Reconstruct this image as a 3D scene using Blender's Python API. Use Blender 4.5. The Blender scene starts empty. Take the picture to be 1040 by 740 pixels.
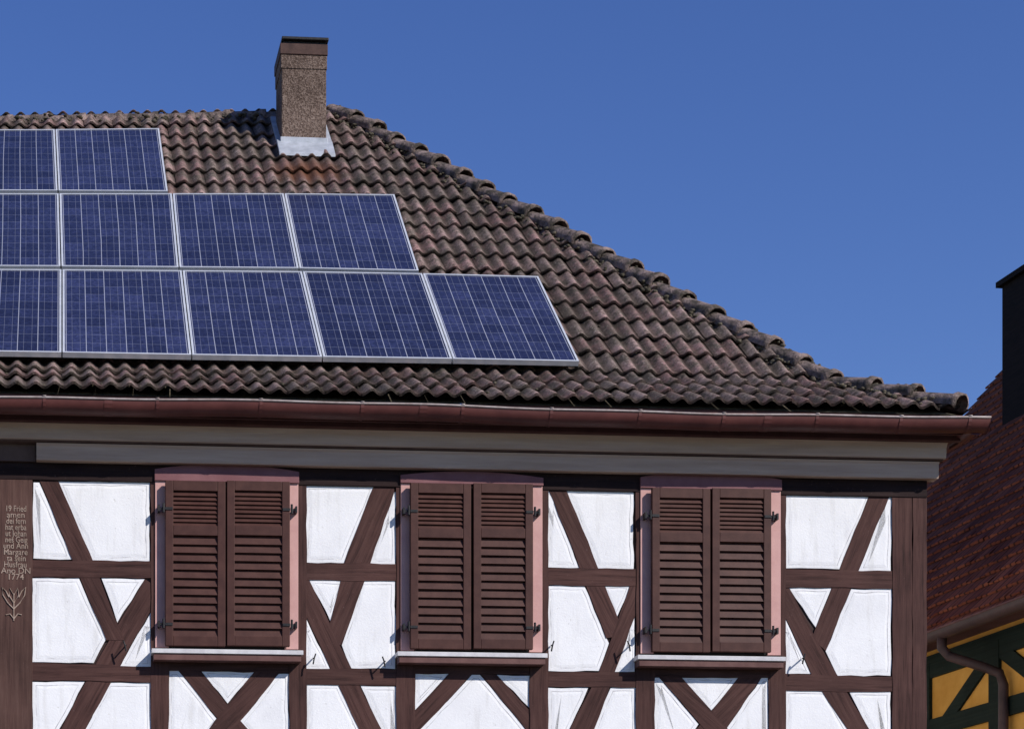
import bpy, bmesh, math, random
from mathutils import Vector, Matrix
random.seed(7)
R=random.random
def rr(a,b): return a+(b-a)*random.random()

# ---------------------------------------------------------------- survey frame
F=2115.0; CX=190.0; HZ=1050.0; ZC=1.6; Y0=15.9
A=math.atan(0.0755); C=math.cos(A); S=math.sin(A)
def fac(u,v,N=0.0):
    """measured photo point -> point of the vertical plane N in the house frame (X,N,Z)"""
    p=(u-CX)/F
    X=(p*(Y0+N*C)+N*S)/(C-p*S)
    y=Y0+X*S+N*C
    return (X,N,(HZ-v)/F*y+ZC)

# ---------------------------------------------------------------- roof shape
XT,NT=1.86,4.94          # ridge end
XK,NK=5.24,0.45          # sprocket kink on hip
XE,NE=5.93,-0.30         # eave corner
ZE=4.80+ZC
def base(N):
    if N>=NK: return 4.791+.903*N+ZC
    t=(N-NE)/(NK-NE)
    return ZE+t*(4.791+.903*NK+ZC-ZE)
def sag(X,N):
    return 0.050*max(0,XT-max(X,-4))*max(0,min(1,N/NT))
def roofz(X,N): return base(N)-sag(X,N)
def hipX(N):
    if N>=NK: return XK+(XT-XK)*(N-NK)/(NT-NK)
    return XE+(XK-XE)*(N-NE)/(NK-NE)
def roofpt(u,v,off=0.0):
    lo,hi=-1.0,7.0
    def f(N):
        X,_,Z=fac(u,v,N)
        return Z-((4.791+.903*N+ZC-sag(X,N))+off)
    for _ in range(50):
        m=(lo+hi)/2
        if f(m)>0: lo=m
        else: hi=m
    N=(lo+hi)/2
    X,_,Z=fac(u,v,N)
    return Vector((X,N,Z))

# ---------------------------------------------------------------- materials
def nodes(name):
    m=bpy.data.materials.new(name); m.use_nodes=True
    nt=m.node_tree; b=nt.nodes['Principled BSDF']
    return m,nt,b
def N_(nt,t,**k):
    n=nt.nodes.new(t)
    for a,v in k.items(): setattr(n,a,v)
    return n
def ramp(nt,src,stops):
    r=N_(nt,'ShaderNodeValToRGB'); nt.links.new(src,r.inputs[0])
    e=r.color_ramp.elements
    while len(e)<len(stops): e.new(.5)
    for i,(p,c) in enumerate(stops):
        e[i].position=p; e[i].color=(c[0],c[1],c[2],1) if len(c)==3 else c
    return r
def mapping(nt,scale=(1,1,1),coord='Object'):
    tc=N_(nt,'ShaderNodeTexCoord'); mp=N_(nt,'ShaderNodeMapping')
    nt.links.new(tc.outputs[coord],mp.inputs[0]); mp.inputs['Scale'].default_value=scale
    return mp.outputs[0]
def noise(nt,vec,sc,det=4,rough=.6):
    n=N_(nt,'ShaderNodeTexNoise'); n.inputs['Scale'].default_value=sc
    n.inputs['Detail'].default_value=det; n.inputs['Roughness'].default_value=rough
    nt.links.new(vec,n.inputs['Vector']); return n.outputs[0]
def mix(nt,fac_,a,b,mode='MIX'):
    m=N_(nt,'ShaderNodeMix',data_type='RGBA',blend_type=mode)
    for i,x in ((0,fac_),(6,a),(7,b)):
        if hasattr(x,'links') or hasattr(x,'is_linked'): nt.links.new(x,m.inputs[i])
        else: m.inputs[i].default_value=x if i==0 else (x[0],x[1],x[2],1)
    return m.outputs[2]
def math_(nt,op,a,b=None,c=None):
    m=N_(nt,'ShaderNodeMath',operation=op)
    for i,x in enumerate((a,b,c)):
        if x is None: continue
        if hasattr(x,'is_linked'): nt.links.new(x,m.inputs[i])
        else: m.inputs[i].default_value=x
    return m.outputs[0]
def bump(nt,b,h,strength=.3,dist=.01):
    n=N_(nt,'ShaderNodeBump'); n.inputs['Strength'].default_value=strength
    n.inputs['Distance'].default_value=dist
    nt.links.new(h,n.inputs['Height']); nt.links.new(n.outputs[0],b.inputs['Normal'])
def simple(name,c1,c2,scale=6,rough=.8,st=(1,1,1),coord='Object',bs=.3,bd=.004,metal=0,fine=None,lo=.35,hi=.65,spec=.2):
    m,nt,b=nodes(name); v=mapping(nt,st,coord)
    n=noise(nt,v,scale,6,.65)
    r=ramp(nt,n,[(lo,c1),(hi,c2)])
    nt.links.new(r.outputs[0],b.inputs['Base Color'])
    b.inputs['Roughness'].default_value=rough; b.inputs['Metallic'].default_value=metal
    b.inputs['Specular IOR Level'].default_value=spec
    n2=noise(nt,v,fine or scale*6,4,.7)
    if bs: bump(nt,b,n2,bs,bd)
    return m

# timber with grain along UV.x
def timber_mat(name,c1,c2,dark):
    m,nt,b=nodes(name)
    v=mapping(nt,(1.2,22,1),'UV'); g=noise(nt,v,1.6,8,.7)
    v2=mapping(nt,(1,1,1)); big=noise(nt,v2,1.7,4,.6)
    r=ramp(nt,g,[(.3,dark),(.48,c1),(.72,c2)])
    r2=ramp(nt,big,[(.3,(.70,.67,.66)),(.7,(1.2,1.15,1.12))])
    col=mix(nt,1.0,r.outputs[0],r2.outputs[0],'MULTIPLY')
    fl=noise(nt,v2,45,4,.8); r3=ramp(nt,fl,[(.64,(0,0,0)),(.72,(.45,.45,.45))])
    col=mix(nt,r3.outputs[0],col,(.20,.13,.12))
    nt.links.new(col,b.inputs['Base Color']); b.inputs['Roughness'].default_value=.8
    b.inputs['Specular IOR Level'].default_value=.15
    bump(nt,b,g,.5,.006); return m
M_timber=timber_mat('timber_brown',(.066,.032,.028),(.095,.050,.043),(.024,.012,.011))
M_plate=timber_mat('timber_top_plate',(.022,.012,.012),(.030,.018,.017),(.010,.006,.006))
M_green=timber_mat('timber_green',(.014,.024,.018),(.022,.034,.026),(.01,.016,.012))
M_plaque=timber_mat('plaque_wood',(.080,.043,.036),(.11,.064,.053),(.042,.023,.020))
M_base=simple('joint_dark',(.03,.018,.016),(.06,.034,.03),8)

def plaster():
    m,nt,b=nodes('plaster_white'); v=mapping(nt)
    n=noise(nt,v,2.3,6,.65); f=noise(nt,v,60,5,.7)
    sv=mapping(nt,(9,9,1.2)); st=noise(nt,sv,1.5,4,.6)
    r=ramp(nt,n,[(.3,(.74,.73,.735)),(.6,(.82,.81,.81))])
    r2=ramp(nt,st,[(.30,(.82,.81,.79)),(.46,(1,1,1))])
    sp=noise(nt,v,26,3,.8); r3=ramp(nt,sp,[(.27,(.66,.64,.60)),(.33,(1,1,1))])
    col=mix(nt,.6,r.outputs[0],r2.outputs[0],'MULTIPLY')
    col=mix(nt,.7,col,r3.outputs[0],'MULTIPLY')
    nt.links.new(col,b.inputs['Base Color']); b.inputs['Roughness'].default_value=.9
    b.inputs['Specular IOR Level'].default_value=.2
    h=mix(nt,.5,n,f); bump(nt,b,h,.40,.010); return m
M_plaster=plaster()
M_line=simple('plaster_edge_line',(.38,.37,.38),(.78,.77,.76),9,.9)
M_pink=simple('painted_pink',(.50,.275,.25),(.58,.34,.305),5,.6)
M_mauve=simple('painted_mauve',(.175,.072,.078),(.22,.10,.105),5,.6)
M_shut=simple('shutter_paint',(.048,.0165,.0125),(.072,.028,.021),9,.55,(1,1,1),bs=.25,bd=.002,spec=.22)
M_iron=simple('black_iron',(.012,.012,.014),(.03,.028,.028),20,.5)
M_sill=simple('sill_metal',(.50,.48,.49),(.64,.62,.62),10,.45)
M_sillb=simple('sill_brown',(.10,.045,.04),(.15,.075,.065),7,.6)
M_corn=simple('cornice_paint',(.44,.31,.235),(.55,.405,.315),3,.75,(.4,4,6),fine=30,spec=.1)
M_corn2=simple('cornice_edge',(.09,.055,.045),(.13,.085,.07),5,.7,spec=.1)
M_gut=simple('gutter_copper_brown',(.085,.024,.021),(.13,.040,.034),4,.5,(1,1,1),bs=.1,metal=.0,spec=.35)
M_lip=simple('gutter_lip',(.26,.20,.18),(.42,.36,.34),12,.5)
M_lead=simple('flashing_lead',(.30,.32,.35),(.46,.48,.52),9,.5,bs=.3,bd=.006,metal=.2)
M_alu=simple('aluminium',(.62,.64,.67),(.74,.75,.77),10,.35,metal=.35,bs=0,spec=.5)
M_dark=simple('dark_void',(.01,.01,.01),(.015,.015,.015),5,.9)
M_soff=simple('soffit',(.10,.045,.038),(.14,.065,.055),5,.8)

def tile_mat(name,rel=True):
    m,nt,b=nodes(name); v=mapping(nt)
    att=N_(nt,'ShaderNodeAttribute',attribute_name='tcol')
    sep=N_(nt,'ShaderNodeSeparateColor'); nt.links.new(att.outputs['Color'],sep.inputs[0])
    base_=ramp(nt,sep.outputs[0],[(0,(.16,.105,.098)),(.35,(.29,.175,.168)),(.7,(.23,.18,.165)),(1,(.38,.26,.245))])
    n=noise(nt,v,6.5,8,.75)
    n2=noise(nt,v,42,6,.78)
    n3=noise(nt,v,1.1,4,.6)
    n4=noise(nt,v,17,6,.8)
    crust=ramp(nt,n,[(.43,(.95,.95,.95)),(.58,(0,0,0))])
    col=mix(nt,crust.outputs[0],base_.outputs[0],(.105,.088,.070))
    # patches of black lichen
    bl=ramp(nt,n4,[(.37,(1,1,1)),(.47,(0,0,0))])
    col=mix(nt,math_(nt,'MULTIPLY',bl.outputs[0],.8),col,(.045,.038,.030))
    pale=ramp(nt,n2,[(.56,(0,0,0)),(.64,(1,1,1))])
    pm=math_(nt,'MULTIPLY',pale.outputs[0],.6)
    col=mix(nt,pm,col,(.50,.46,.41))
    dk=ramp(nt,n2,[(.36,(1,1,1)),(.46,(0,0,0))])
    dm=math_(nt,'MULTIPLY',dk.outputs[0],.85)
    col=mix(nt,dm,col,(.045,.038,.032))
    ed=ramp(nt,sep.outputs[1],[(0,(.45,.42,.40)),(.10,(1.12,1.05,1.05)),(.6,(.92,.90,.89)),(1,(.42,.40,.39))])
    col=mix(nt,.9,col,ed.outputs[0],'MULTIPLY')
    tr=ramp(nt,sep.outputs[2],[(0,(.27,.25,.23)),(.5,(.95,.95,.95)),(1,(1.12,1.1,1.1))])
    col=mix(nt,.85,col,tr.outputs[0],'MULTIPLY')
    big=ramp(nt,n3,[(.35,(.70,.69,.66)),(.65,(1.12,1.1,1.08))])
    col=mix(nt,.85,col,big.outputs[0],'MULTIPLY')
    cp=roofpt(312,178)
    vs=N_(nt,'ShaderNodeVectorMath',operation='DISTANCE'); nt.links.new(v,vs.inputs[0]); vs.inputs[1].default_value=cp
    ds=math_(nt,'MULTIPLY_ADD',n,.25,vs.outputs['Value'])
    rm=ramp(nt,ds,[(.28,(1,1,1)),(.55,(0,0,0))])
    rmm=math_(nt,'MULTIPLY',rm.outputs[0],.75)
    col=mix(nt,rmm,col,(.12,.045,.022))
    nt.links.new(col,b.inputs['Base Color']); b.inputs['Roughness'].default_value=.9
    b.inputs['Specular IOR Level'].default_value=.2
    h=mix(nt,.4,n,n2); bump(nt,b,h,.8,.02); return m
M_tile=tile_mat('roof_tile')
M_cap=simple('hip_cap_tile',(.060,.050,.040),(.29,.215,.195),9,.95,fine=30,bs=.9,bd=.03,lo=.40,hi=.64)
M_moss=simple('moss',(.050,.045,.030),(.16,.135,.10),14,1,bs=.8,bd=.02)
def conc():
    m,nt,b=nodes('chimney_aggregate'); v=mapping(nt)
    vo=N_(nt,'ShaderNodeTexVoronoi'); vo.inputs['Scale'].default_value=75; nt.links.new(v,vo.inputs['Vector'])
    r=ramp(nt,vo.outputs['Color'],[(.2,(.085,.058,.046)),(.5,(.15,.108,.088)),(.9,(.235,.180,.150))])
    n=noise(nt,v,3.5,5,.65); r2=ramp(nt,n,[(.3,(.65,.62,.6)),(.7,(1.12,1.1,1.08))])
    col=mix(nt,1,r.outputs[0],r2.outputs[0],'MULTIPLY'); nt.links.new(col,b.inputs['Base Color'])
    b.inputs['Roughness'].default_value=.95; b.inputs['Specular IOR Level'].default_value=.2; bump(nt,b,vo.outputs['Distance'],.5,.012); return m
M_conc=conc()
M_capd=simple('chimney_cap_dark',(.045,.024,.02),(.09,.05,.04),8,.7)

def cell_mat():
    m,nt,b=nodes('solar_cells')
    tc=N_(nt,'ShaderNodeTexCoord'); sp=N_(nt,'ShaderNodeSeparateXYZ'); nt.links.new(tc.outputs['UV'],sp.inputs[0])
    info=N_(nt,'ShaderNodeAttribute',attribute_name='pid')
    def cellc(o,n,off):
        x=math_(nt,'MULTIPLY',o,n); f=math_(nt,'FRACT',x); d=math_(nt,'ABSOLUTE',math_(nt,'SUBTRACT',f,.5))
        return x,f,d
    x,fx,dx=cellc(sp.outputs[0],6,0); y,fy,dy=cellc(sp.outputs[1],10,0)
    gx=math_(nt,'GREATER_THAN',dx,.482); gy=math_(nt,'GREATER_THAN',dy,.485)
    bb=math_(nt,'LESS_THAN',math_(nt,'ABSOLUTE',math_(nt,'SUBTRACT',dx,.20)),.011)
    fl=N_(nt,'ShaderNodeCombineXYZ')
    nt.links.new(math_(nt,'FLOOR',x),fl.inputs[0]); nt.links.new(math_(nt,'FLOOR',y),fl.inputs[1]); nt.links.new(info.outputs['Fac'],fl.inputs[2])
    wn=N_(nt,'ShaderNodeTexWhiteNoise',noise_dimensions='3D'); nt.links.new(fl.outputs[0],wn.inputs['Vector'])
    wp=N_(nt,'ShaderNodeTexWhiteNoise',noise_dimensions='1D'); nt.links.new(info.outputs['Fac'],wp.inputs['W'])
    vo=N_(nt,'ShaderNodeTexVoronoi'); vo.inputs['Scale'].default_value=45
    ob=mapping(nt); nt.links.new(ob,vo.inputs['Vector'])
    s2=N_(nt,'ShaderNodeSeparateColor'); nt.links.new(vo.outputs['Color'],s2.inputs[0])
    t=math_(nt,'ADD',math_(nt,'MULTIPLY',wn.outputs['Value'],.45),math_(nt,'MULTIPLY',s2.outputs[0],.40))
    t=math_(nt,'ADD',t,math_(nt,'MULTIPLY',wp.outputs['Value'],.18))
    r=ramp(nt,t,[(0,(.010,.010,.026)),(.5,(.019,.022,.056)),(1,(.040,.046,.115))])
    col=mix(nt,math_(nt,'MULTIPLY',bb,.40),r.outputs[0],(.22,.23,.28))
    col=mix(nt,math_(nt,'MULTIPLY',gy,.45),col,(.24,.26,.33))
    col=mix(nt,math_(nt,'MULTIPLY',gx,.8),col,(.38,.39,.44))
    nt.links.new(col,b.inputs['Base Color'])
    d=noise(nt,ob,3,5,.7); rg=ramp(nt,d,[(.3,(.10,.10,.10)),(.8,(.35,.35,.35))]); nt.links.new(rg.outputs[0],b.inputs['Roughness'])
    return m
M_cell=cell_mat()

# ---------------------------------------------------------------- mesh helpers
def empty(name,loc=(0,0,0),rz=0):
    e=bpy.data.objects.new(name,None); bpy.context.collection.objects.link(e)
    e.location=loc; e.rotation_euler=(0,0,rz); return e
def mk(name,verts,faces,mats,parent=None,fm=None,smooth=False,uvs=None,bevel=0):
    me=bpy.data.meshes.new(name); me.from_pydata([tuple(v) for v in verts],[],faces); 
    if not isinstance(mats,(list,tuple)): mats=[mats]
    for m in mats: me.materials.append(m)
    if fm:
        for p,i in zip(me.polygons,fm): p.material_index=i
    if smooth:
        for p in me.polygons: p.use_smooth=True
    if uvs:
        ul=me.uv_layers.new(name='UVMap')
        for l in me.loops: ul.data[l.index].uv=uvs[l.vertex_index]
    me.update()
    o=bpy.data.objects.new(name,me); bpy.context.collection.objects.link(o)
    if parent: o.parent=parent
    if bevel:
        b=o.modifiers.new('b','BEVEL'); b.width=bevel; b.segments=2; b.limit_method='ANGLE'
    return o
class Acc:
    def __init__(s): s.v=[];s.f=[];s.m=[];s.uv=[]
    def add(s,v,f,mi=0,uv=None):
        o=len(s.v); s.v+= [tuple(x) for x in v]; s.f+=[tuple(i+o for i in q) for q in f]; s.m+=[mi]*len(f)
        s.uv+= uv if uv else [(x[0],x[2]) for x in v]
    def box(s,x0,x1,y0,y1,z0,z1,mi=0):
        v=[(x0,y0,z0),(x1,y0,z0),(x1,y1,z0),(x0,y1,z0),(x0,y0,z1),(x1,y0,z1),(x1,y1,z1),(x0,y1,z1)]
        s.add(v,[(0,3,2,1),(4,5,6,7),(0,1,5,4),(1,2,6,5),(2,3,7,6),(3,0,4,7)],mi)
    def prism(s,poly,n0,n1,mi=0,axis=None):
        """poly = [(X,Z)], n0 front, n1 back"""
        k=len(poly)
        ar=sum(poly[i][0]*poly[(i+1)%k][1]-poly[(i+1)%k][0]*poly[i][1] for i in range(k))
        if ar<0: poly=poly[::-1]
        v=[(p[0],n0,p[1]) for p in poly]+[(p[0],n1,p[1]) for p in poly]
        f=[tuple(range(k))]+[(i,i+k,(i+1)%k+k,(i+1)%k) for i in range(k)]
        if axis is None: axis=(1,0)
        l=math.hypot(*axis); ax=(axis[0]/l,axis[1]/l); o=rr(0,50)
        uv=[(p[0]*ax[0]+p[1]*ax[1]+o,-p[0]*ax[1]+p[1]*ax[0]+o*.37) for p in poly]*2
        s.add(v,f,mi,uv)
    def tube(s,pts,r,seg=8,mi=0):
        pts=[Vector(p) for p in pts]; rings=[]
        for i,p in enumerate(pts):
            d=(pts[min(i+1,len(pts)-1)]-pts[max(i-1,0)]).normalized()
            up=Vector((0,0,1)) if abs(d.z)<.9 else Vector((1,0,0))
            a=d.cross(up).normalized(); b=a.cross(d)
            rings.append([p+a*r*math.cos(2*math.pi*j/seg)+b*r*math.sin(2*math.pi*j/seg) for j in range(seg)])
        v=[q for g in rings for q in g]
        f=[(i*seg+j,i*seg+(j+1)%seg,(i+1)*seg+(j+1)%seg,(i+1)*seg+j) for i in range(len(pts)-1) for j in range(seg)]
        f+=[tuple(range(seg))[::-1],tuple((len(pts)-1)*seg+j for j in range(seg))]
        s.add(v,f,mi)
    def make(s,name,mats,parent=None,**k):
        return mk(name,s.v,s.f,mats,parent,fm=s.m,uvs=s.uv,**k)

def wobble(poly,amp=.003,step=.12,bow=0):
    out=[]
    k=len(poly)
    for i in range(k):
        a=poly[i]; b=poly[(i+1)%k]; L=math.hypot(b[0]-a[0],b[1]-a[1]); n=max(1,int(L/step))
        nx,nz=(-(b[1]-a[1])/(L+1e-9),(b[0]-a[0])/(L+1e-9))
        bw=rr(-bow,bow) if L>.35 else 0
        for j in range(n):
            t=j/n; d=0 if j==0 else rr(-amp,amp)+bw*math.sin(math.pi*t)
            out.append((a[0]+(b[0]-a[0])*t+nx*d,a[1]+(b[1]-a[1])*t+nz*d))
    return out
def px(poly,N=0.0):
    return [(lambda q:(q[0],q[2]))(fac(u,v,N)) for u,v in poly]
def ccw(poly):
    k=len(poly); ar=sum(poly[i][0]*poly[(i+1)%k][1]-poly[(i+1)%k][0]*poly[i][1] for i in range(k))
    return poly if ar>0 else poly[::-1]
def inset(poly,d):
    k=len(poly); out=[]
    for i in range(k):
        p=Vector(poly[i-1]);q=Vector(poly[i]);r=Vector(poly[(i+1)%k])
        a=(q-p).normalized(); b=(r-q).normalized()
        na=Vector((-a.y,a.x)); nb=Vector((-b.y,b.x)); h=na+nb
        if h.length<.05: h=na
        h.normalize(); cs=max(.30,h.dot(na)); out.append(tuple(q+h*d/cs))
    return out

# ---------------------------------------------------------------- HOUSE
house=empty('half_timbered_house',(0,Y0,0),A)
XL=-5.0; XR=fac(940,600)[0]
NB=2*NT
zt=4.36+ZC
w=Acc()
w.add([(XL,0,0),(XR,0,0),(XR,0,zt),(XL,0,zt)],[(0,1,2,3)],1)
w.add([(XR,0,0),(XR,NB,0),(XR,NB,zt+.4),(XR,0,zt+.4)],[(0,1,2,3)],0)
w.add([(XL,0,0),(XL,NB,0),(XL,NB,zt+.4),(XL,0,zt+.4)],[(3,2,1,0)],0)
w.add([(XL,NB,0),(XR,NB,0),(XR,NB,zt+.4),(XL,NB,zt+.4)],[(3,2,1,0)],0)
w.add([(XL,0,zt+.4),(XL,NB,zt+.4),(XL,NT,8.9+ZC)],[(0,1,2)],0)
w.make('walls',[M_plaster,M_base],house)
ls=Acc()
zb=fac(190,800)[2]
ls.box(XL,XR,-.05,0,0.5,zb-.2,0)
ls.box(XL,XR,-.08,0,0,.5,1)
for k in range(4):
    x0=-4.3+k*2.4
    ls.box(x0,x0+1.1,-.07,-.05,1.1,2.6,2); ls.box(x0+.08,x0+.51,-.085,-.07,1.18,2.52,3); ls.box(x0+.59,x0+1.02,-.085,-.07,1.18,2.52,3)
ls.make('lower_storey',[M_plaster,M_conc,M_pink,M_dark],house)

IN=[
 [(34,490),(40,490),(73,568),(34,567)],
 [(58,489),(152,490),(152,570),(94,570)],
 [(33,587),(80,587),(108,648),(95,673),(33,672)],
 [(103,587),(147,588),(119,632)],
 [(153,622),(153,677),(121,677)],
 [(33,692),(86,692),(60,740),(38,780),(33,780)],
 [(110,693),(153,693),(153,780),(66,780),(87,740)],
 [(171,681),(181,681),(222,732),(180,780),(171,780)],
 [(203,680),(259,682),(231,714)],
 [(283,684),(293,684),(293,780),(284,780),(243,733)],
 [(232,748),(260,780),(206,780)],
 [(310,493),(381,494),(349,572),(309,571)],
 [(400,500),(402,500),(401,573),(371,573)],
 [(314,589),(350,590),(336,632)],
 [(310,626),(310,679),(335,679)],
 [(366,590),(401,590),(401,679),(357,679),(347,655)],
 [(311,695),(344,695),(365,740),(383,780),(311,780)],
 [(366,696),(403,697),(403,774),(387,740)],
 [(420,683),(456,684),(421,721)],
 [(479,685),(487,685),(536,744),(536,780),(421,780),(421,746)],
 [(504,685),(538,686),(538,719)],
 [(555,498),(557,498),(588,577),(555,576)],
 [(574,498),(643,499),(643,578),(606,577)],
 [(555,595),(593,595),(618,653),(608,681),(556,681)],
 [(611,595),(640,595),(625,629)],
 [(644,626),(644,682),(623,682)],
 [(556,698),(597,698),(578,740),(561,780),(556,780)],
 [(620,698),(645,698),(645,780),(587,780),(603,740)],
 [(664,688),(669,688),(709,735),(676,780),(664,780)],
 [(691,687),(750,687),(721,722)],
 [(773,688),(780,688),(780,780),(776,780),(737,740)],
 [(723,752),(750,780),(700,780)],
 [(797,500),(885,500),(852,578),(797,577)],
 [(902,503),(905,503),(904,580),(871,580)],
 [(801,597),(844,597),(828,637)],
 [(797,628),(797,684),(823,684)],
 [(864,598),(905,598),(904,686),(850,686),(838,661)],
 [(797,701),(838,701),(860,740),(883,780),(797,780)],
 [(862,702),(904,702),(904,780),(902,780),(882,740)],
]
pa=Acc()
for P in IN:
    q=ccw(px(P)); W=wobble(q,.006,.09)
    per=sum(math.hypot(q[i][0]-q[i-1][0],q[i][1]-q[i-1][1]) for i in range(len(q)))
    ar=abs(sum(q[i-1][0]*q[i][1]-q[i][0]*q[i-1][1] for i in range(len(q))))/2
    rad=2*ar/per
    d1=min(.024,rad*.25); d2=d1+min(.006,rad*.06); d3=d2+min(.02,rad*.2)
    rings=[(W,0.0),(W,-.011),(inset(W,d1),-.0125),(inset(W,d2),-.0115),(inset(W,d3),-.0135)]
    k=len(W); v=[]
    for ring,n in rings: v+=[(p[0],n,p[1]) for p in ring]
    for ri in range(len(rings)-1):
        f=[(ri*k+i,ri*k+(i+1)%k,(ri+1)*k+(i+1)%k,(ri+1)*k+i) for i in range(k)]
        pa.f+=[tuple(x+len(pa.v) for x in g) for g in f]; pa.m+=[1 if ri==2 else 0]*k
    pa.f.append(tuple(len(pa.v)+4*k+i for i in range(k))); pa.m.append(0)
    pa.v+=v; pa.uv+=[(x[0],x[2]) for x in v]
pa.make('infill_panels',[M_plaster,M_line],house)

T=[
 ([(153,474),(171,474),(171,800),(153,800)],0),([(293,474),(311,474),(311,800),(293,800)],0),
 ([(402,474),(421,474),(421,800),(402,800)],0),([(537,474),(556,474),(556,800),(537,800)],0),
 ([(645,474),(664,474),(664,800),(645,800)],0),([(780,474),(797,474),(797,800),(780,800)],0),
 ([(905,474),(925,474),(925,800),(905,800)],0),([(926,474),(940,474),(940,800),(926,800)],0),
 ([(33,569),(153,570),(153,587),(33,586)],1),([(33,673),(153,677),(153,693),(33,691)],1),
 ([(310,572),(402,573),(402,590),(310,589)],1),([(310,679),(402,680),(402,696),(310,695)],1),
 ([(556,577),(645,578),(645,595),(556,594)],1),([(556,682),(645,682),(645,698),(556,697)],1),
 ([(797,578),(905,580),(905,598),(797,597)],1),([(797,684),(905,687),(905,702),(797,701)],1),
 ([(171,664),(293,665),(293,683),(171,681)],1),([(421,668),(537,669),(537,685),(421,684)],1),([(664,671),(780,672),(780,688),(664,687)],1),
 ([(40,488),(59,488),(126,650),(108,650)],2),([(147,588),(153,592),(153,620),(87,740),(64,782),(38,782),(62,740)],2),
 ([(381,490),(400,490),(400,500),(347,655),(328,655),(336,628),(349,572)],2),([(311,585),(314,590),(357,680),(387,740),(403,774),(403,782),(384,782),(310,624)],2),
 ([(556,496),(574,496),(633,645),(615,648)],2),([(640,592),(645,594),(645,624),(603,740),(586,782),(560,782),(578,740),(608,681)],2),
 ([(885,496),(903,496),(903,503),(838,661),(824,648),(828,637)],2),([(797,588),(801,597),(850,686),(882,740),(903,782),(884,782),(860,740),(823,684),(797,627)],2),
 ([(181,680),(203,680),(284,780),(262,780)],2),([(259,681),(283,683),(243,733),(206,781),(180,781)],2),
 ([(669,687),(691,687),(776,780),(752,780)],2),([(750,687),(773,687),(737,740),(700,781),(675,781)],2),
 ([(456,683),(479,684),(421,746),(421,721)],2),([(487,684),(504,685),(538,722),(538,746)],2),
]
for i,(P,kind) in enumerate(T):
    q=px(P); ac=Acc()
    ax={0:(0,1),1:(1,0)}.get(kind)
    if ax is None:
        best=0
        for a_ in q:
            for b_ in q:
                d=math.hypot(a_[0]-b_[0],a_[1]-b_[1])
                if d>best: best=d; ax=(b_[0]-a_[0],b_[1]-a_[1])
    dep={0:.022,1:.0185,2:.0150}[kind]+(i%5)*.0006
    ac.prism(wobble(ccw(q),.0042,.11,.010 if kind==2 else .005),-dep,0.002,0,ax)
    ac.make(('post','rail','brace')[kind]+'_%d'%(i+1),M_timber,house)
tp=Acc()
q=[(XL,fac(190,491)[2]),(XR,fac(190,491)[2]),(XR,fac(190,466)[2]),(XL,fac(190,466)[2])]
tp.prism(q,-.030,0.002,0,(1,0))
tp.make('top_plate',M_plate,house,bevel=.004)
tp=Acc()
q=[(XL,zb-.22),(XR,zb-.22),(XR,zb),(XL,zb)]
tp.prism(q,-.07,0.002,0,(1,0))
tp.make('storey_beam',M_timber,house,bevel=.004)
pl=Acc(); x0=fac(-28,500)[0]; x1=fac(33,500)[0]
pl.prism([(x0,zb),(x1,zb),(x1,zt-.1),(x0,zt-.1)],-.026,.002,0,(0,1))
for k in range(6):
    xx=x0-.55-.75*k
    pl.prism([(xx,zb),(xx+.15,zb),(xx+.15,zt-.1),(xx,zt-.1)],-.024,.002,0,(0,1))
pl.make('carved_post',M_plaque,house,bevel=.004)
lines=["19 Fried","amen","dei fern","hat erba","ut Johan","nes Geig","und Ann","Margare","ta sein","Husfrau","Ano DN","1774"]
M_let=simple('letter_paint',(.24,.17,.13),(.42,.32,.26),22,.8)
vv=519
for i,t in enumerate(lines):
    cu=bpy.data.curves.new('inscription_%d'%(i+1),'FONT'); cu.body=t; cu.size=.064; cu.extrude=.0012
    cu.align_x='CENTER'; cu.offset=.0001
    o=bpy.data.objects.new('inscription_%d'%(i+1),cu); bpy.context.collection.objects.link(o)
    cu.materials.append(M_let); o.parent=house
    X,_,Z=fac(16+rr(-.8,.8),vv,-.028); o.location=(X,-.0285,Z); o.rotation_euler=(math.pi/2,0,0)
    o.scale=(min(1.0,.205/(len(t)*.034)),1.0,1)
    vv+=6.3
orn=Acc()
def fp(u,v,n=-.030): return fac(u,v,n)
for pts in ([(14,630),(14,612),(14,602)],[(14,618),(8,612),(3,604),(2,596),(6,600),(9,606)],[(14,618),(20,612),(25,604),(26,596),(22,600),(19,606)],
            [(14,612),(9,604),(10,597),(14,604),(18,597),(19,604),(14,612)],[(14,628),(10,623),(6,624)],[(14,628),(18,623),(22,624)]):
    orn.tube([fp(*p) for p in pts],.0045,6)
orn.make('tulip_ornament',M_let,house)

# cornice
def sweep(acc,prof,xa,xb,mi=0):
    k=len(prof); n=24
    v=[]
    for j in range(n+1):
        x=xa+(xb-xa)*j/n
        v+=[(x,p[0],p[1]) for p in prof]
    f=[(j*k+i,(j+1)*k+i,(j+1)*k+i+1,j*k+i+1) for j in range(n) for i in range(k-1)]
    acc.add(v,f,mi)
    acc.add([(xb,p[0],p[1]) for p in prof]+[(xb,.0,prof[-1][1]),(xb,0,prof[0][1])],[tuple(range(k+2))],mi)
z=lambda v,n: (HZ-v)/F*(Y0+n)+ZC
co=Acc()
XC=fac(37,460,-.1)[0]
sweep(co,[(0,z(470,-.10)),(-.10,z(470,-.10)),(-.105,z(468,-.10)),(-.105,z(456,-.10)),(-.12,z(452.5,-.12))],XC,XR+.06,0)
sweep(co,[(-.02,z(470,-.10)),(-.06,z(470,-.10)),(-.06,z(452.5,-.12))],XL,XC-.005,1)
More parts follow.
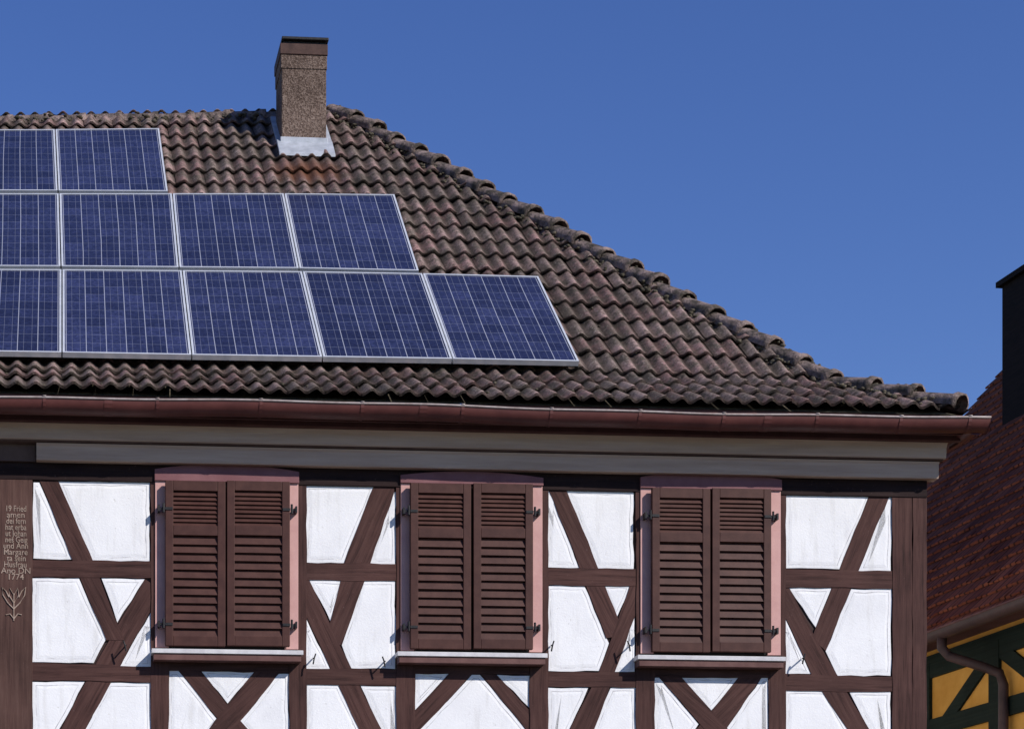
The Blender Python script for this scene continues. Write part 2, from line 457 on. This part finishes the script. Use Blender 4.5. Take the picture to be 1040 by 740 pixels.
sweep(co,[(-.05,z(452.5,-.12)),(-.125,z(451.5,-.125)),(-.14,z(449.5,-.14))],XL,XR+.08,1)
sweep(co,[(-.138,z(449.5,-.14)),(-.15,z(448,-.15)),(-.155,z(438,-.155)),(-.17,z(434,-.17)),(-.185,z(432.5,-.185))],XL,XR+.10,0)
sweep(co,[(-.18,z(432.5,-.18)),(-.20,z(430,-.2)),(-.20,z(425,-.2)),(-.29,z(424,-.29)),(-.29,ZE-.03)],XL,XR+.19,2)
co.make('cornice',[M_corn,M_corn2,M_soff],house)
sc=Acc()
sc.box(XR+.002,XR+.055,-.02,NB,z(469,-.1),z(453,-.1),1)
sc.box(XR+.002,XR+.095,-.05,NB,z(449,-.1),z(435,-.1),1)
sc.box(XR+.002,XR+.19,-.10,NB,z(432,-.1),ZE-.03,1)
sc.make('side_cornice',[M_corn,M_gut],house)

# gutter
gu=Acc(); GR=.088; gn=-.37; gz=4.70+ZC; GX=fac(1003,423,-.40)[0]
seg=10
v=[];n=60
gd=lambda x: .010*math.sin(x*1.1+.5)+.004*math.sin(x*4.3)
for j in range(n+1):
    x=XL+(GX-XL)*j/n
    dz=gd(x)
    for i in range(seg+1):
        t=math.pi+math.pi*i/seg
        v.append((x,gn+GR*math.cos(t),gz+dz+GR*math.sin(t)*1.12))
gu.add(v,[(j*(seg+1)+i,j*(seg+1)+i+1,(j+1)*(seg+1)+i+1,(j+1)*(seg+1)+i) for j in range(n) for i in range(seg)],0)
gu.tube([(XL+(GX-XL)*j/n,gn-GR,gz+gd(XL+(GX-XL)*j/n)) for j in range(n+1)],.0085,8,1)
gu.add([(GX,gn+GR*math.cos(math.pi+math.pi*i/seg),gz+GR*1.12*math.sin(math.pi+math.pi*i/seg)) for i in range(seg+1)],[tuple(range(seg+1))],0)
def strap(x,w_,r):
    for i in range(10):
        t0=math.pi+math.pi*i/10; t1=math.pi+math.pi*(i+1)/10
        gu.add([(x-w_,gn+r*math.cos(t0),gz+gd(x)+r*1.12*math.sin(t0)),(x+w_,gn+r*math.cos(t0),gz+gd(x)+r*1.12*math.sin(t0)),(x+w_,gn+r*math.cos(t1),gz+gd(x)+r*1.12*math.sin(t1)),(x-w_,gn+r*math.cos(t1),gz+gd(x)+r*1.12*math.sin(t1))],[(0,1,2,3)],0)
for u in (-60,45,160,265,368,470,560,650,735,830,915,985):
    x=fac(u,410,-.45)[0]
    strap(x,.012,GR+.004)
    gu.box(x-.013,x+.013,gn-GR-.012,gn+GR,gz+gd(x)+.006,gz+gd(x)+.012,1)
for u in (110,430,780):
    strap(fac(u,410,-.45)[0],.03,GR+.003)
v=[]
for j in range(13):
    y=gn+(NB+.3)*j/12
    for i in range(seg+1):
        t=math.pi+math.pi*i/seg; v.append((GX-GR+GR*math.cos(t),y,gz+GR*1.12*math.sin(t)))
gu.add(v,[(j*(seg+1)+i,j*(seg+1)+i+1,(j+1)*(seg+1)+i+1,(j+1)*(seg+1)+i) for j in range(12) for i in range(seg)],0)
gu.tube([(GX,gn-.02,gz),(GX,NB,gz)],.0085,8,1)
gu.make('gutter',[M_gut,M_lip],house,smooth=True)

# ---------------------------------------------------------------- roof deck + tiles
rk=Acc()
cols=14
for (na,nb) in ((NE,NK),(NK,NT)):
    for j in range(cols):
        t0=j/cols;t1=(j+1)/cols
        def q(t,n): 
            X=XL-.1+(hipX(n)-XL+.1)*t; return (X,n,roofz(X,n)-.03)
        rk.add([q(t0,na),q(t1,na),q(t1,nb),q(t0,nb)],[(0,1,2,3)],0)
def bk(X,N): return (X,2*NT-N,roofz(X,N)-.03)
rk.add([bk(XL-.1,NE),bk(XE,NE),bk(XK,NK),bk(XL-.1,NK)],[(3,2,1,0)],0)
rk.add([bk(XL-.1,NK),bk(XK,NK),(XT,NT,roofz(XT,NT)-.03),(XL-.1,NT,roofz(XL,NT)-.03)],[(3,2,1,0)],0)
rk.make('roof_deck',M_moss,house)

prof=[(NE-.03,base(NE)-.02),(NK,base(NK)),(NT,base(NT))]
seglen=[math.hypot(prof[i+1][0]-prof[i][0],prof[i+1][1]-prof[i][1]) for i in range(2)]
def P_at(l):
    if l<=seglen[0]:
        t=l/seglen[0]; i=0
    else: t=(l-seglen[0])/seglen[1]; i=1
    a=prof[i];b=prof[i+1]
    dn=((b[0]-a[0])/seglen[i],(b[1]-a[1])/seglen[i])
    return a[0]+(b[0]-a[0])*t,a[1]+(b[1]-a[1])*t,(-dn[1],dn[0])
def wave(s):
    s=s%1.0
    return (.5+.5*math.cos(2*math.pi*(s-.5)))**1.1
tv=[];tf=[];tc=[]
ROW=.330; TW=.28; NS=7
total=sum(seglen); nrow=int(total/ROW)+1
for r in range(nrow):
    l0=r*ROW
    rowoff=rr(-.012,.012); ph=rr(0,6)
    xi=XL-.15+rowoff
    while xi<XT+4.4:
        Xa=xi; Xb=xi+TW; xi+=TW
        n0,_,_=P_at(min(l0,total))
        if Xa>hipX(max(n0,NE)): continue
        rnd=R(); jit=rr(-.004,.006); sk=rr(-.011,.011)+.012*math.sin(Xa*1.3+ph); tilt=rr(-.006,.006); o=len(tv); cn=2*NS+1
        rot=rr(-.014,.014)
        lines_=[(0,-.020,0.0),(0,0,.02),(.10,0,.3),(.5,0,.6),(1.12,0,1.0)]
        for (ft,dh,g) in lines_:
            for i in range(cn):
                q_=i/(cn-1)
                l=l0+ft*ROW+ ((sk+rot*(q_-.5)) if ft<.9 else 0)
                n_,z_,nm=P_at(min(max(l,0),total))
                lift=.034*(1-ft/1.12)+.004
                wv=wave(i/NS)
                X=Xa+(Xb-Xa)*q_
                hx=hipX(max(n_,NE)); X2=min(X,hx)
                h=lift+dh+.044*wv+jit+tilt*(q_-.5)*2
                ll=(-.014*wv if ft<.05 else 0)
                zz=z_-sag(X2,n_)
                tv.append((X2,n_+nm[0]*h+ll*.74,zz+nm[1]*h+ll*.66))
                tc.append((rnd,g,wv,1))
        for a_ in range(len(lines_)-1):
            for i in range(cn-1):
                p=o+a_*cn+i
                tf.append((p,p+1,p+cn+1,p+cn))
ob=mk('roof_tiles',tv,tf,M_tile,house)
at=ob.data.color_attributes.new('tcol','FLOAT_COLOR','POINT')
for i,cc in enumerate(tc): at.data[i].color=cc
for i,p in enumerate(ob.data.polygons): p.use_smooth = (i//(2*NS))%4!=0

# side hip tiles
sv=[];sf=[];scol=[]
rows=22
hipline=[(XE+.06,NE,ZE-.02),(XK,NK,base(NK)),(XT,NT,base(NT))]
def hip_at_z(zv):
    for i in range(2):
        a=hipline[i];b=hipline[i+1]
        if zv<=b[2] or i==1:
            t=(zv-a[2])/(b[2]-a[2]); return [a[k]+(b[k]-a[k])*t for k in range(3)]
z0_=ZE-.02; z1_=base(NT)
for r in range(rows):
    za=z0_+(z1_-z0_)*r/rows; zb2=z0_+(z1_-z0_)*(r+1.1)/rows; zb2=min(zb2,z1_)
    pa_=hip_at_z(za); pb_=hip_at_z(zb2)
    k=int((2*NT-2*pa_[1])/.05)+2
    o=len(sv)
    for (pp,lift,g) in ((pa_,.0,0),(pa_,.025,.05),(pb_,-.005,1)):
        for j in range(k+1):
            y=pa_[1]+(2*NT-2*pa_[1])*j/k
            y=max(pp[1],min(2*NT-pp[1],y))
            wv=.5+.5*math.cos(2*math.pi*y/.15); h=lift+.035*wv
            sv.append((pp[0]+h*.75,y,pp[2]+h*.6)); scol.append((math.modf(math.sin(int(y/.3)*12.9+r*78.2)*437)[0]*.5+.5,g,wv,1))
    for a_ in range(2):
        for j in range(k):
            p=o+a_*(k+1)+j; sf.append((p,p+1,p+k+2,p+k+1))
ob=mk('side_roof_tiles',sv,sf,M_tile,house)
at=ob.data.color_attributes.new('tcol','FLOAT_COLOR','POINT')
for i,cc in enumerate(scol): at.data[i].color=cc

# cap tiles
def cap(acc,p0,p1,r0,r1,lift0,lift1,seg=9):
    p0=Vector(p0);p1=Vector(p1); d=(p1-p0).normalized(); side=d.cross(Vector((0,0,1))).normalized(); up=side.cross(d)
    v=[]
    for (p,r,l) in ((p0,r0*.84,lift0),(p0,r0,lift0),(p0+d*.05,r0,lift0),(p0+d*.07,r0*.90,lift0-.006),(p1,r1,lift1)):
        for i in range(seg+1):
            t=math.radians(-15+210*i/seg)
            v.append(p+side*r*math.cos(t)+up*(r*.78*math.sin(t)+l)+Vector((rr(-.003,.003),rr(-.003,.003),rr(-.003,.003))))
    k=seg+1
    acc.add(v,[(a_*k+i,a_*k+i+1,(a_+1)*k+i+1,(a_+1)*k+i) for a_ in range(4) for i in range(seg)],0)
cp=Acc()
def run(a,b,stp=.345):
    a=Vector(a);b=Vector(b);L=(b-a).length;n=int(round((L)/stp)); d=(b-a)/n
    for i in range(n):
        off=Vector((rr(-.014,.014),0,rr(-.010,.010)))
        cap(cp,a+d*i+off,a+d*(i+1.18)+off*.4,.122*rr(.93,1.06),.092,.046,.004)
hk=(XK,NK,base(NK)); he=(XE+.02,NE-.02,ZE+.0); ht=(XT,NT,base(NT)+.01)
run(he,hk); run(hk,ht)
xs=XT
while xs>XL:
    x2=xs-.36
    o=rr(-.008,.008)
    cap(cp,(xs+.02,NT,roofz(xs,NT)-.045+o),(x2-.05,NT,roofz(x2,NT)-.045+o),.112*rr(.94,1.06),.10,.012,-.005)
    xs=x2
cp.make('hip_and_ridge_caps',M_cap,house,smooth=True)
mo=Acc()
def lump(p,r):
    p=Vector(p); v=[];f=[];a=6;b=4
    for j in range(1,b):
        for i in range(a):
            t=math.pi*j/b; ph=2*math.pi*i/a; q=rr(.7,1.25)*r
            v.append(p+Vector((q*math.sin(t)*math.cos(ph),q*math.sin(t)*math.sin(ph),q*.6*math.cos(t))))
    v=[p+Vector((0,0,r*.6))]+v+[p-Vector((0,0,r*.6))]
    for i in range(a):
        f.append((0,1+i,1+(i+1)%a))
        for j in range(b-2):
            f.append((1+j*a+i,1+(j+1)*a+i,1+(j+1)*a+(i+1)%a,1+j*a+(i+1)%a))
        f.append((len(v)-1,1+(b-2)*a+(i+1)%a,1+(b-2)*a+i))
    mo.add(v,f,0)
for i in range(520):
    n=rr(NE+.05,NT); side=rr(-.22,-.05) if R()<.75 else rr(-.05,.04)
    X=hipX(n)+side; lump((X,n-rr(0,.04),roofz(X,n)+rr(.02,.06)+(.04 if side>-.05 else 0)),rr(.012,.032))
for i in range(320):
    X=rr(-3,XT); lump((X,NT-rr(-.03,.22),roofz(X,NT-.1)+rr(-.04,.05)),rr(.012,.034))
for i in range(620):
    n=NE+(NT-NE)*R()**1.6; X=rr(-1.6,hipX(n)-.1)
    lump((X,n,roofz(X,n)+rr(.02,.04)),rr(.006,.017))
mo.make('roof_moss',M_moss,house,smooth=True)

# ---------------------------------------------------------------- chimney on the roof
ch=Acc()
bl=roofpt(286,157); X0=bl.x; N0=bl.y; X1=fac(331.5,157,N0)[0]; ztop=fac(300,53,N0)[2]
D=.46
ch.box(X0,X1,N0,N0+D,bl.z-.5,ztop,0)
ch.make('chimney_shaft',M_conc,house,bevel=.012)
ch=Acc()
zz=lambda v:fac(300,v,N0)[2]
ch.box(X0-.016,X1+.012,N0-.018,N0+D+.02,zz(56),zz(45),0)
ch.box(X0+.02,X1-.005,N0+.01,N0+D-.01,zz(45),zz(41.5),1)
ch.box(X0+.0,X1+.02,N0-.03,N0+D+.03,zz(41.5),zz(38.5),1)
ch.box(X0-.008,X1+.006,N0-.008,N0+D+.008,zz(70),zz(56),2)
ch.make('chimney_cap',[M_capd,M_iron,M_conc],house,bevel=.006)
fl=Acc()
zr=lambda n:roofz((X0+X1)/2,n)
fl.box(X0-.012,X1+.012,N0-.012,N0+D+.012,bl.z-.4,bl.z+.17,0)
def sl(x0,x1,n0,n1,h0,h1,acc=fl):
    v=[(x0,n0,zr(n0)+h0),(x1,n0,zr(n0)+h0),(x1,n1,zr(n1)+h1),(x0,n1,zr(n1)+h1)]
    v2=[(a_[0],a_[1],a_[2]-.03) for a_ in v]
    acc.add(v+v2,[(0,1,2,3),(0,4,5,1),(1,5,6,2),(2,6,7,3),(3,7,4,0)],0)
sl(X0-.045,X1+.06,N0-.19,N0+.02,.105,.125)
sl(X1-.01,X1+.06,N0-.03,N0+D+.1,.115,.10)
sl(X0-.045,X0+.01,N0-.03,N0+D+.1,.110,.10)
fl.make('chimney_flashing',M_lead,house,bevel=.004)

# ---------------------------------------------------------------- solar panels
PO=.20
rows_=[
 ([(-202,354),(-70,356),(63,358),(195,360.5),(328,362.5),(460,364.5),(589,367)],[(-182,272),(-60,272.5),(63,273),(185,274),(307,275),(429,277),(547,280)]),
 ([(-178,269.5),(-59,270),(62,270.5),(182,271.5),(304,272.5),(426,275)],[(-167,196),(-54,196),(60,196),(175,196),(288.5,196),(401,197)]),
 ([(-165,193),(-53,193.3),(59,193.7),(171,194.3)],[(-149,132),(-47,131.5),(56,131),(162,130)]),
]
pf=Acc(); pc=Acc(); pids=[]
def lerp(a,b,t): return a+(b-a)*t
pid=0
for bots,tops in rows_:
    for i in range(len(bots)-1):
        q=[roofpt(*bots[i],PO),roofpt(*bots[i+1],PO),roofpt(*tops[i+1],PO),roofpt(*tops[i],PO)]
        cen=(q[0]+q[1]+q[2]+q[3])/4
        q=[p+(cen-p)*.010 for p in q]
        nrm=(q[1]-q[0]).cross(q[3]-q[0]).normalized()
        wdt=(q[1]-q[0]).length; hgt=(q[3]-q[0]).length
        fu=.016/wdt; fv=.018/hgt
        def B(s,t,h=0): return lerp(lerp(q[0],q[1],s),lerp(q[3],q[2],s),t)+nrm*h
        o=[B(0,0),B(1,0),B(1,1),B(0,1)]; ii=[B(fu,fv),B(1-fu,fv),B(1-fu,1-fv),B(fu,1-fv)]
        lo=[p-nrm*.042 for p in o]; ig=[p-nrm*.006 for p in ii]
        v=o+ii+lo+ig
        f=[(k,(k+1)%4,4+(k+1)%4,4+k) for k in range(4)]+[(k,8+k,8+(k+1)%4,(k+1)%4) for k in range(4)]+[(4+k,4+(k+1)%4,12+(k+1)%4,12+k) for k in range(4)]
        pf.add(v,f,0); pf.add(lo,[(3,2,1,0)],1)
        e=.012
        pc.add(ig,[(0,1,2,3)],0,[(-e,-e*.6),(1+e,-e*.6),(1+e,1+e*.6),(-e,1+e*.6)]); pids+= [pid]*4; pid+=1
pf.make('solar_panel_frames',[M_alu,M_dark],house)
ob=pc.make('solar_panel_cells',M_cell,house)
at=ob.data.attributes.new('pid','FLOAT','POINT')
for i,x in enumerate(pids): at.data[i].value=float(x)
ra=Acc()
for (ua,va,ub,vb) in ((-190,330,572,341),(-180,292,555,300),(-170,255,415,258),(-165,214,404,214),(-160,180,168,180),(-150,146,163,145)):
    a_=roofpt(ua,va,PO-.075); b_=roofpt(ub,vb,PO-.075)
    ra.tube([a_,b_],.02,4,1)
a_=roofpt(-200,357.5,PO-.085); b_=roofpt(587,370,PO-.085); ra.tube([a_,b_],.022,4,1)  # extra dark bar standing in for the shadow below the lowest panel edge
ra.make('solar_rails_and_shade_bar',[M_alu,M_iron],house)

# ---------------------------------------------------------------- windows with shutters
def slat_section(ac,x0,x1,za,zb_,pitch,n0,tilt,th=.008):
    zc_=za
    while zc_+pitch<=zb_+1e-4:
        t=zc_+pitch*1.05; b_=zc_-.004
        jt=rr(-.002,.002)
        v=[(x0,n0+jt,b_),(x1,n0,b_),(x1,n0+tilt,t),(x0,n0+tilt,t),(x0,n0+th,b_-.004),(x1,n0+th,b_-.004),(x1,n0+tilt+th,t-.004),(x0,n0+tilt+th,t-.004)]
        ac.add(v,[(0,1,2,3),(4,7,6,5),(0,4,5,1),(3,2,6,7)],0)
        zc_+=pitch
def window(name,u0,u1,vc,va,vb,leaves,vs0,vs1,sill):
    ac=Acc()
    n=-.034
    X0,_,ZB=fac(u0,vb,n); X1=fac(u1,vb,n)[0]; ZT=fac((u0+u1)/2,vs0-4,n)[2]
    jw=.105
    ac.box(X0,X0+jw,n,0.0,ZB,ZT,0); ac.box(X1-jw,X1,n,0,ZB,ZT,0)
    ac.box(X0+jw,X1-jw,n+.012,0,ZB,ZT,2)
    ZC_=fac((u0+u1)/2,vc,n)[2]; ZA=fac((u0+u1)/2,va,n)[2]
    top=[(X0-.004+(X1-X0+.008)*i/16, ZC_+(ZA-ZC_)*(1-((i-8)/8)**2)) for i in range(17)]
    bot=[(X1+.004,ZT-.045),(X0-.004,ZT-.045)]
    ac.prism(top[::-1]+bot[::-1],-.050,0,1)
    ac.make(name+'_surround',[M_pink,M_mauve,M_dark],house,bevel=.003)
    for li,(ua,ub) in enumerate(leaves):
        s=Acc(); nf=-.092; nb=-.052
        if li==0: nf-=.006; nb-=.006
        xa=fac(ua,vs0,nf)[0]; xb=fac(ub,vs0,nf)[0]; zt_=fac(ua,vs0,nf)[2]; zb_=fac(ua,vs1,nf)[2]
        H=zt_-zb_; st=.060
        s.box(xa,xa+st,nf,nb,zb_,zt_); s.box(xb-st,xb,nf,nb,zb_,zt_)
        s.box(xa+st,xb-st,nf+.002,nb,zt_-.075,zt_); s.box(xa+st,xb-st,nf+.002,nb,zb_,zb_+.075)
        zm1=zt_-.27*H; zm0=zm1-.075
        s.box(xa+st,xb-st,nf+.002,nb,zm0,zm1)
        s.make(name+'_leaf_%d'%(li+1),M_shut,house,bevel=.004)
        l=Acc()
        slat_section(l,xa+st,xb-st,zm1,zt_-.075,(zt_-.075-zm1)/8,nf+.006,.020)
        slat_section(l,xa+st,xb-st,zb_+.075,zm0,(zm0-zb_-.075)/12,nf+.004,.026)
        l.box(xa+st,xb-st,nb-.006,nb-.002,zb_+.07,zt_-.07)
        l.make(name+'_louvres_%d'%(li+1),M_shut,house)
        h=Acc()
        for f_ in (.17,.87):
            zc_=zt_-f_*H
            if li==0:
                h.box(xa-.002,xa+.055,nf-.006,nf,zc_-.010,zc_+.010); h.tube([(xa-.014,nf,zc_-.03),(xa-.014,nf,zc_+.04)],.009)
                h.box(xa-.050,xa-.008,nf+.004,nf+.012,zc_-.008,zc_+.008); h.box(xa-.056,xa-.042,nf-.005,-.03,zc_-.022,zc_+.026)
            else:
                h.box(xb-.055,xb+.002,nf-.006,nf,zc_-.010,zc_+.010); h.tube([(xb+.014,nf,zc_-.03),(xb+.014,nf,zc_+.04)],.009)
                h.box(xb+.008,xb+.050,nf+.004,nf+.012,zc_-.008,zc_+.008); h.box(xb+.042,xb+.056,nf-.005,-.03,zc_-.022,zc_+.026)
        h.make(name+'_hinges_%d'%(li+1),M_iron,house)
    s=Acc(); us,ue,v0,v1=sill
    sx0,_,sz=fac(us,v0,-.13); sx1=fac(ue,v0,-.13)[0]
    s.box(sx0,sx1,-.137,0,sz-.034,sz,0)
    s.box(sx0+.015,sx1-.015,-.125,0,sz-.034-.050,sz-.0345,1)
    s.make(name+'_sill',[M_sill,M_sillb],house,bevel=.003)
window('window_a',157.5,303,478,471.5,657,[(168,229),(230.5,294.5)],487.5,655,(154,308,658,668))
window('window_b',407,551,484,479,660,[(417,478.5),(481,541.5)],490,658,(403.5,556,661,671))
window('window_c',650.5,793,486,479,663,[(662.5,721.5),(723.5,783.5)],495,661,(647.5,798,664.5,674))
ca=Acc()
for (u,v) in ((128,655),(318,668),(391,671),(560,655),(640,655),(815,668)):
    a_=fac(u,v,-.02); b_=fac(u,v,-.10)
    sgn=1 if u in (318,560,815) else -1
    ca.tube([a_,b_],.006,6); ca.tube([(b_[0]-.0,b_[1],b_[2]-.045),(b_[0]+sgn*.008,b_[1]-.004,b_[2]),(b_[0]+sgn*.02,b_[1],b_[2]+.035)],.006,6)
ca.make('shutter_catches',M_iron,house)

# ---------------------------------------------------------------- NEIGHBOUR HOUSE
E0=Vector((7.23,18,3.73+ZC)); e_=Vector((-.156,.988,0)); g_=Vector((.988,.156,0))
nh=empty('ochre_half_timbered_house',(0,0,0))
def W(s,b,zv): return E0+e_*s+g_*b+Vector((0,0,zv))
M_och=simple('ochre_plaster',(.60,.29,.05),(.72,.38,.085),3,.9)
def ntile():
    m,nt,b=nodes('neighbour_tile')
    v=mapping(nt,(1,1,1),'UV')
    br=N_(nt,'ShaderNodeTexBrick'); nt.links.new(v,br.inputs['Vector'])
    br.inputs['Scale'].default_value=1; br.inputs['Brick Width'].default_value=.18; br.inputs['Row Height'].default_value=.16
    br.inputs['Mortar Size'].default_value=.012; br.inputs['Color1'].default_value=(.18,.052,.030,1); br.inputs['Color2'].default_value=(.30,.10,.055,1); br.inputs['Mortar'].default_value=(.06,.022,.014,1)
    n=noise(nt,mapping(nt),1.5,5,.7); r=ramp(nt,n,[(.3,(.6,.58,.56)),(.7,(1.2,1.15,1.1))])
    col=mix(nt,1,br.outputs['Color'],r.outputs[0],'MULTIPLY'); nt.links.new(col,b.inputs['Base Color']); b.inputs['Roughness'].default_value=.9
    b.inputs['Specular IOR Level'].default_value=.1
    return m
M_nt=ntile()
nr=Acc(); SA,SB=-1.3,6.55; TR=5.2; K=1.17
rown=44; bt=TR/rown
for r in range(rown):
    b0=r*bt; b1=(r+1)*bt
    lift=.018
    kk=46
    for j in range(kk):
        s_=SA+(SB-SA)*j/kk+(.085*(r%2)); s2_=min(SB,s_+(SB-SA)/kk-.006); jz=rr(-.006,.008); jb=rr(-.006,.006)
        if s_>=SB: continue
        v=[W(s_,b0+jb,K*b0),W(s_,b0-.008+jb,K*b0+lift+jz),W(s_,b1+.01,K*b1+.004),W(s2_,b0+jb,K*b0),W(s2_,b0-.008+jb,K*b0+lift+jz),W(s2_,b1+.01,K*b1+.004)]
        uo=r*.16
        uv=[(j*.18+.02+.09*(r%2),uo+.02),(j*.18+.02+.09*(r%2),uo+.02),(j*.18+.02+.09*(r%2),uo+.15),(j*.18+.16+.09*(r%2),uo+.02),(j*.18+.16+.09*(r%2),uo+.02),(j*.18+.16+.09*(r%2),uo+.15)]
        nr.add(v,[(0,1,4,3),(1,2,5,4)],0,uv)
zrg=K*TR
nr.add([W(SA,0,-.012),W(SB,0,-.012),W(SB,TR,zrg-.012),W(SA,TR,zrg-.012)],[(0,1,2,3)],0)
nr.add([W(SA,TR,zrg),W(SB,TR,zrg),W(SB,2*TR,0),W(SA,2*TR,0)],[(0,3,2,1)],0)
nr.make('roof',M_nt,nh)
nw=Acc(); wb=.42
G=-(E0.z)
def quad(acc,a_,b_,c_,d_,mi): acc.add([a_,b_,c_,d_],[(0,1,2,3)],mi)
quad(nw,W(SB-.2,wb,G),W(SA+.2,wb,G),W(SA+.2,wb,.30),W(SB-.2,wb,.30),0)
for S_ in (SA+.2,SB-.2):
    nw.add([W(S_,wb,G),W(S_,2*TR-wb,G),W(S_,2*TR-wb,.3),W(S_,TR,zrg-.15),W(S_,wb,.3)],[(0,1,2,3,4)],0)
quad(nw,W(SB-.2,2*TR-wb,G),W(SA+.2,2*TR-wb,G),W(SA+.2,2*TR-wb,.30),W(SB-.2,2*TR-wb,.30),0)
quad(nw,W(SA,0,-.02),W(SB,0,-.02),W(SB,wb,.02),W(SA,wb,.02),1)
nw.make('walls',[M_och,M_soff],nh)
nt_=Acc()
def nbeam(s0,z0,s1,z1,wd=.17,dp=.03):
    d=Vector((s1-s0,z1-z0)).normalized(); p=Vector((-d.y,d.x))*wd/2
    c4=[(s0+p.x,z0+p.y),(s0-p.x,z0-p.y),(s1-p.x,z1-p.y),(s1+p.x,z1+p.y)]
    fr=[W(a_,wb-dp,b_) for a_,b_ in c4]; bkk=[W(a_,wb,b_) for a_,b_ in c4]
    nt_.add(fr+bkk,[(0,1,2,3),(0,4,5,1),(1,5,6,2),(2,6,7,3),(3,7,4,0)],0)
nbeam(SA+.2,-.14,SB-.2,-.14,.22)
nbeam(SA+.2,-.74,SB-.2,-.74,.17,.032)
nbeam(SA+.2,-2.2,SB-.2,-2.2,.2)
for i_,s0 in enumerate((-.9,.1,1.15,2.4,3.6,4.8,6.2)): nbeam(s0,-2.2,s0,-.1,.17,.034)
for s0 in (.15,2.5,4.9): nbeam(s0,-.75,s0+.9,-.2,.14,.028)
for s0 in (1.2,3.7): nbeam(s0+.9,-.75,s0,-.2,.14,.026)
nt_.make('timber_frame',M_green,nh)
ng=Acc()
v=[]
for j in range(13):
    s_=SA+(SB-SA)*j/12
    for i in range(9):
        t=math.pi+math.pi*i/8; v.append(W(s_,-.05+.075*math.cos(t),.01+.085*math.sin(t)))
ng.add(v,[(j*9+i,j*9+i+1,(j+1)*9+i+1,(j+1)*9+i) for j in range(12) for i in range(8)],0)
ng.tube([W(SA,-.125,.01),W(SB,-.125,.01)],.01,6,1)
ng.tube([W(1.28,-.05,-.05),W(1.28,-.05,-.16),W(1.24,.0,-.24),W(1.0,.22,-.38),W(.93,.32,-.44),W(.9,.34,-.55),W(.9,.34,-3.5),W(.9,.34,G)],.045,10,0)
ng.make('gutter_and_downpipe',[simple('neighbour_gutter',(.05,.03,.028),(.085,.05,.045),5,.5),M_sillb],nh,smooth=True)
nc=Acc()
b0=2.577; zb0=K*b0
c8=[(4.74,b0),(3.7,b0),(3.7,b0+.7),(4.74,b0+.7)]
top=8.28-3.73
v=[W(s_,b_,zb0-.3) for s_,b_ in c8]+[W(s_,b_,top) for s_,b_ in c8]
nc.add(v,[(0,1,5,4),(1,2,6,5),(2,3,7,6),(3,0,4,7),(4,5,6,7)],0)
v=[W(s_+(.05 if s_>4 else -.05),b_+(.05 if b_>b0 else -.05),top+.002) for s_,b_ in c8]
v+=[p+Vector((0,0,.06)) for p in v]
nc.add(v,[(3,2,1,0),(0,1,5,4),(1,2,6,5),(2,3,7,6),(3,0,4,7),(4,5,6,7)],0)
nc.make('chimney',simple('slate_dark',(.008,.006,.006),(.018,.012,.011),6,.8,(1,1,9),spec=.1),nh)

# ---------------------------------------------------------------- ground
M_g=simple('asphalt',(.045,.045,.047),(.065,.063,.06),3,.95,fine=120)
mk('ground',[(-400,-400,0),(400,-400,0),(400,400,0),(-400,400,0)],[(0,1,2,3)],M_g)
pv=Acc(); pv.box(XL-1,XR+.4,-1.6,-.081,-.0,.12)
o=pv.make('pavement',simple('paving',(.22,.20,.18),(.30,.28,.25),4,.9)); o.location=(0,Y0,0.0); o.rotation_euler=(0,0,A)

# ---------------------------------------------------------------- light
EL=math.radians(35); AZ=math.radians(49.3)
sd=Vector((math.sin(AZ)*math.cos(EL),-math.cos(AZ)*math.cos(EL),math.sin(EL)))
L=bpy.data.lights.new('sun','SUN'); L.energy=5.0; L.angle=math.radians(.5); L.color=(1,.955,.90)
lo_=bpy.data.objects.new('sun',L); bpy.context.collection.objects.link(lo_); lo_.rotation_euler=sd.to_track_quat('Z','Y').to_euler()
wd=bpy.data.worlds.new('World'); bpy.context.scene.world=wd; wd.use_nodes=True
nt=wd.node_tree; sk=nt.nodes.new('ShaderNodeTexSky'); sk.sky_type='NISHITA'; sk.sun_disc=False
sk.sun_elevation=EL; sk.sun_rotation=math.radians(180)-AZ; sk.altitude=300; sk.air_density=1.0; sk.dust_density=.0; sk.ozone_density=3.0
hs=nt.nodes.new('ShaderNodeHueSaturation'); hs.inputs['Saturation'].default_value=1.22; hs.inputs['Value'].default_value=1.12
hs.inputs['Hue'].default_value=.520
nt.links.new(sk.outputs[0],hs.inputs['Color'])
nt.links.new(hs.outputs[0],nt.nodes['Background'].inputs[0]); nt.nodes['Background'].inputs[1].default_value=.112

# ---------------------------------------------------------------- camera
cam=bpy.data.cameras.new('camera'); co_=bpy.data.objects.new('camera',cam); bpy.context.collection.objects.link(co_)
co_.location=(0,0,ZC); co_.rotation_euler=(math.pi/2,0,0)
cam.sensor_width=36; cam.lens=36*F/1040; cam.shift_x=(520-CX)/1040; cam.shift_y=(HZ-370)/1040
cam.clip_start=.1; cam.clip_end=2000
sc_=bpy.context.scene; sc_.camera=co_
sc_.view_settings.view_transform='Standard'; sc_.view_settings.look='None'; sc_.view_settings.exposure=0
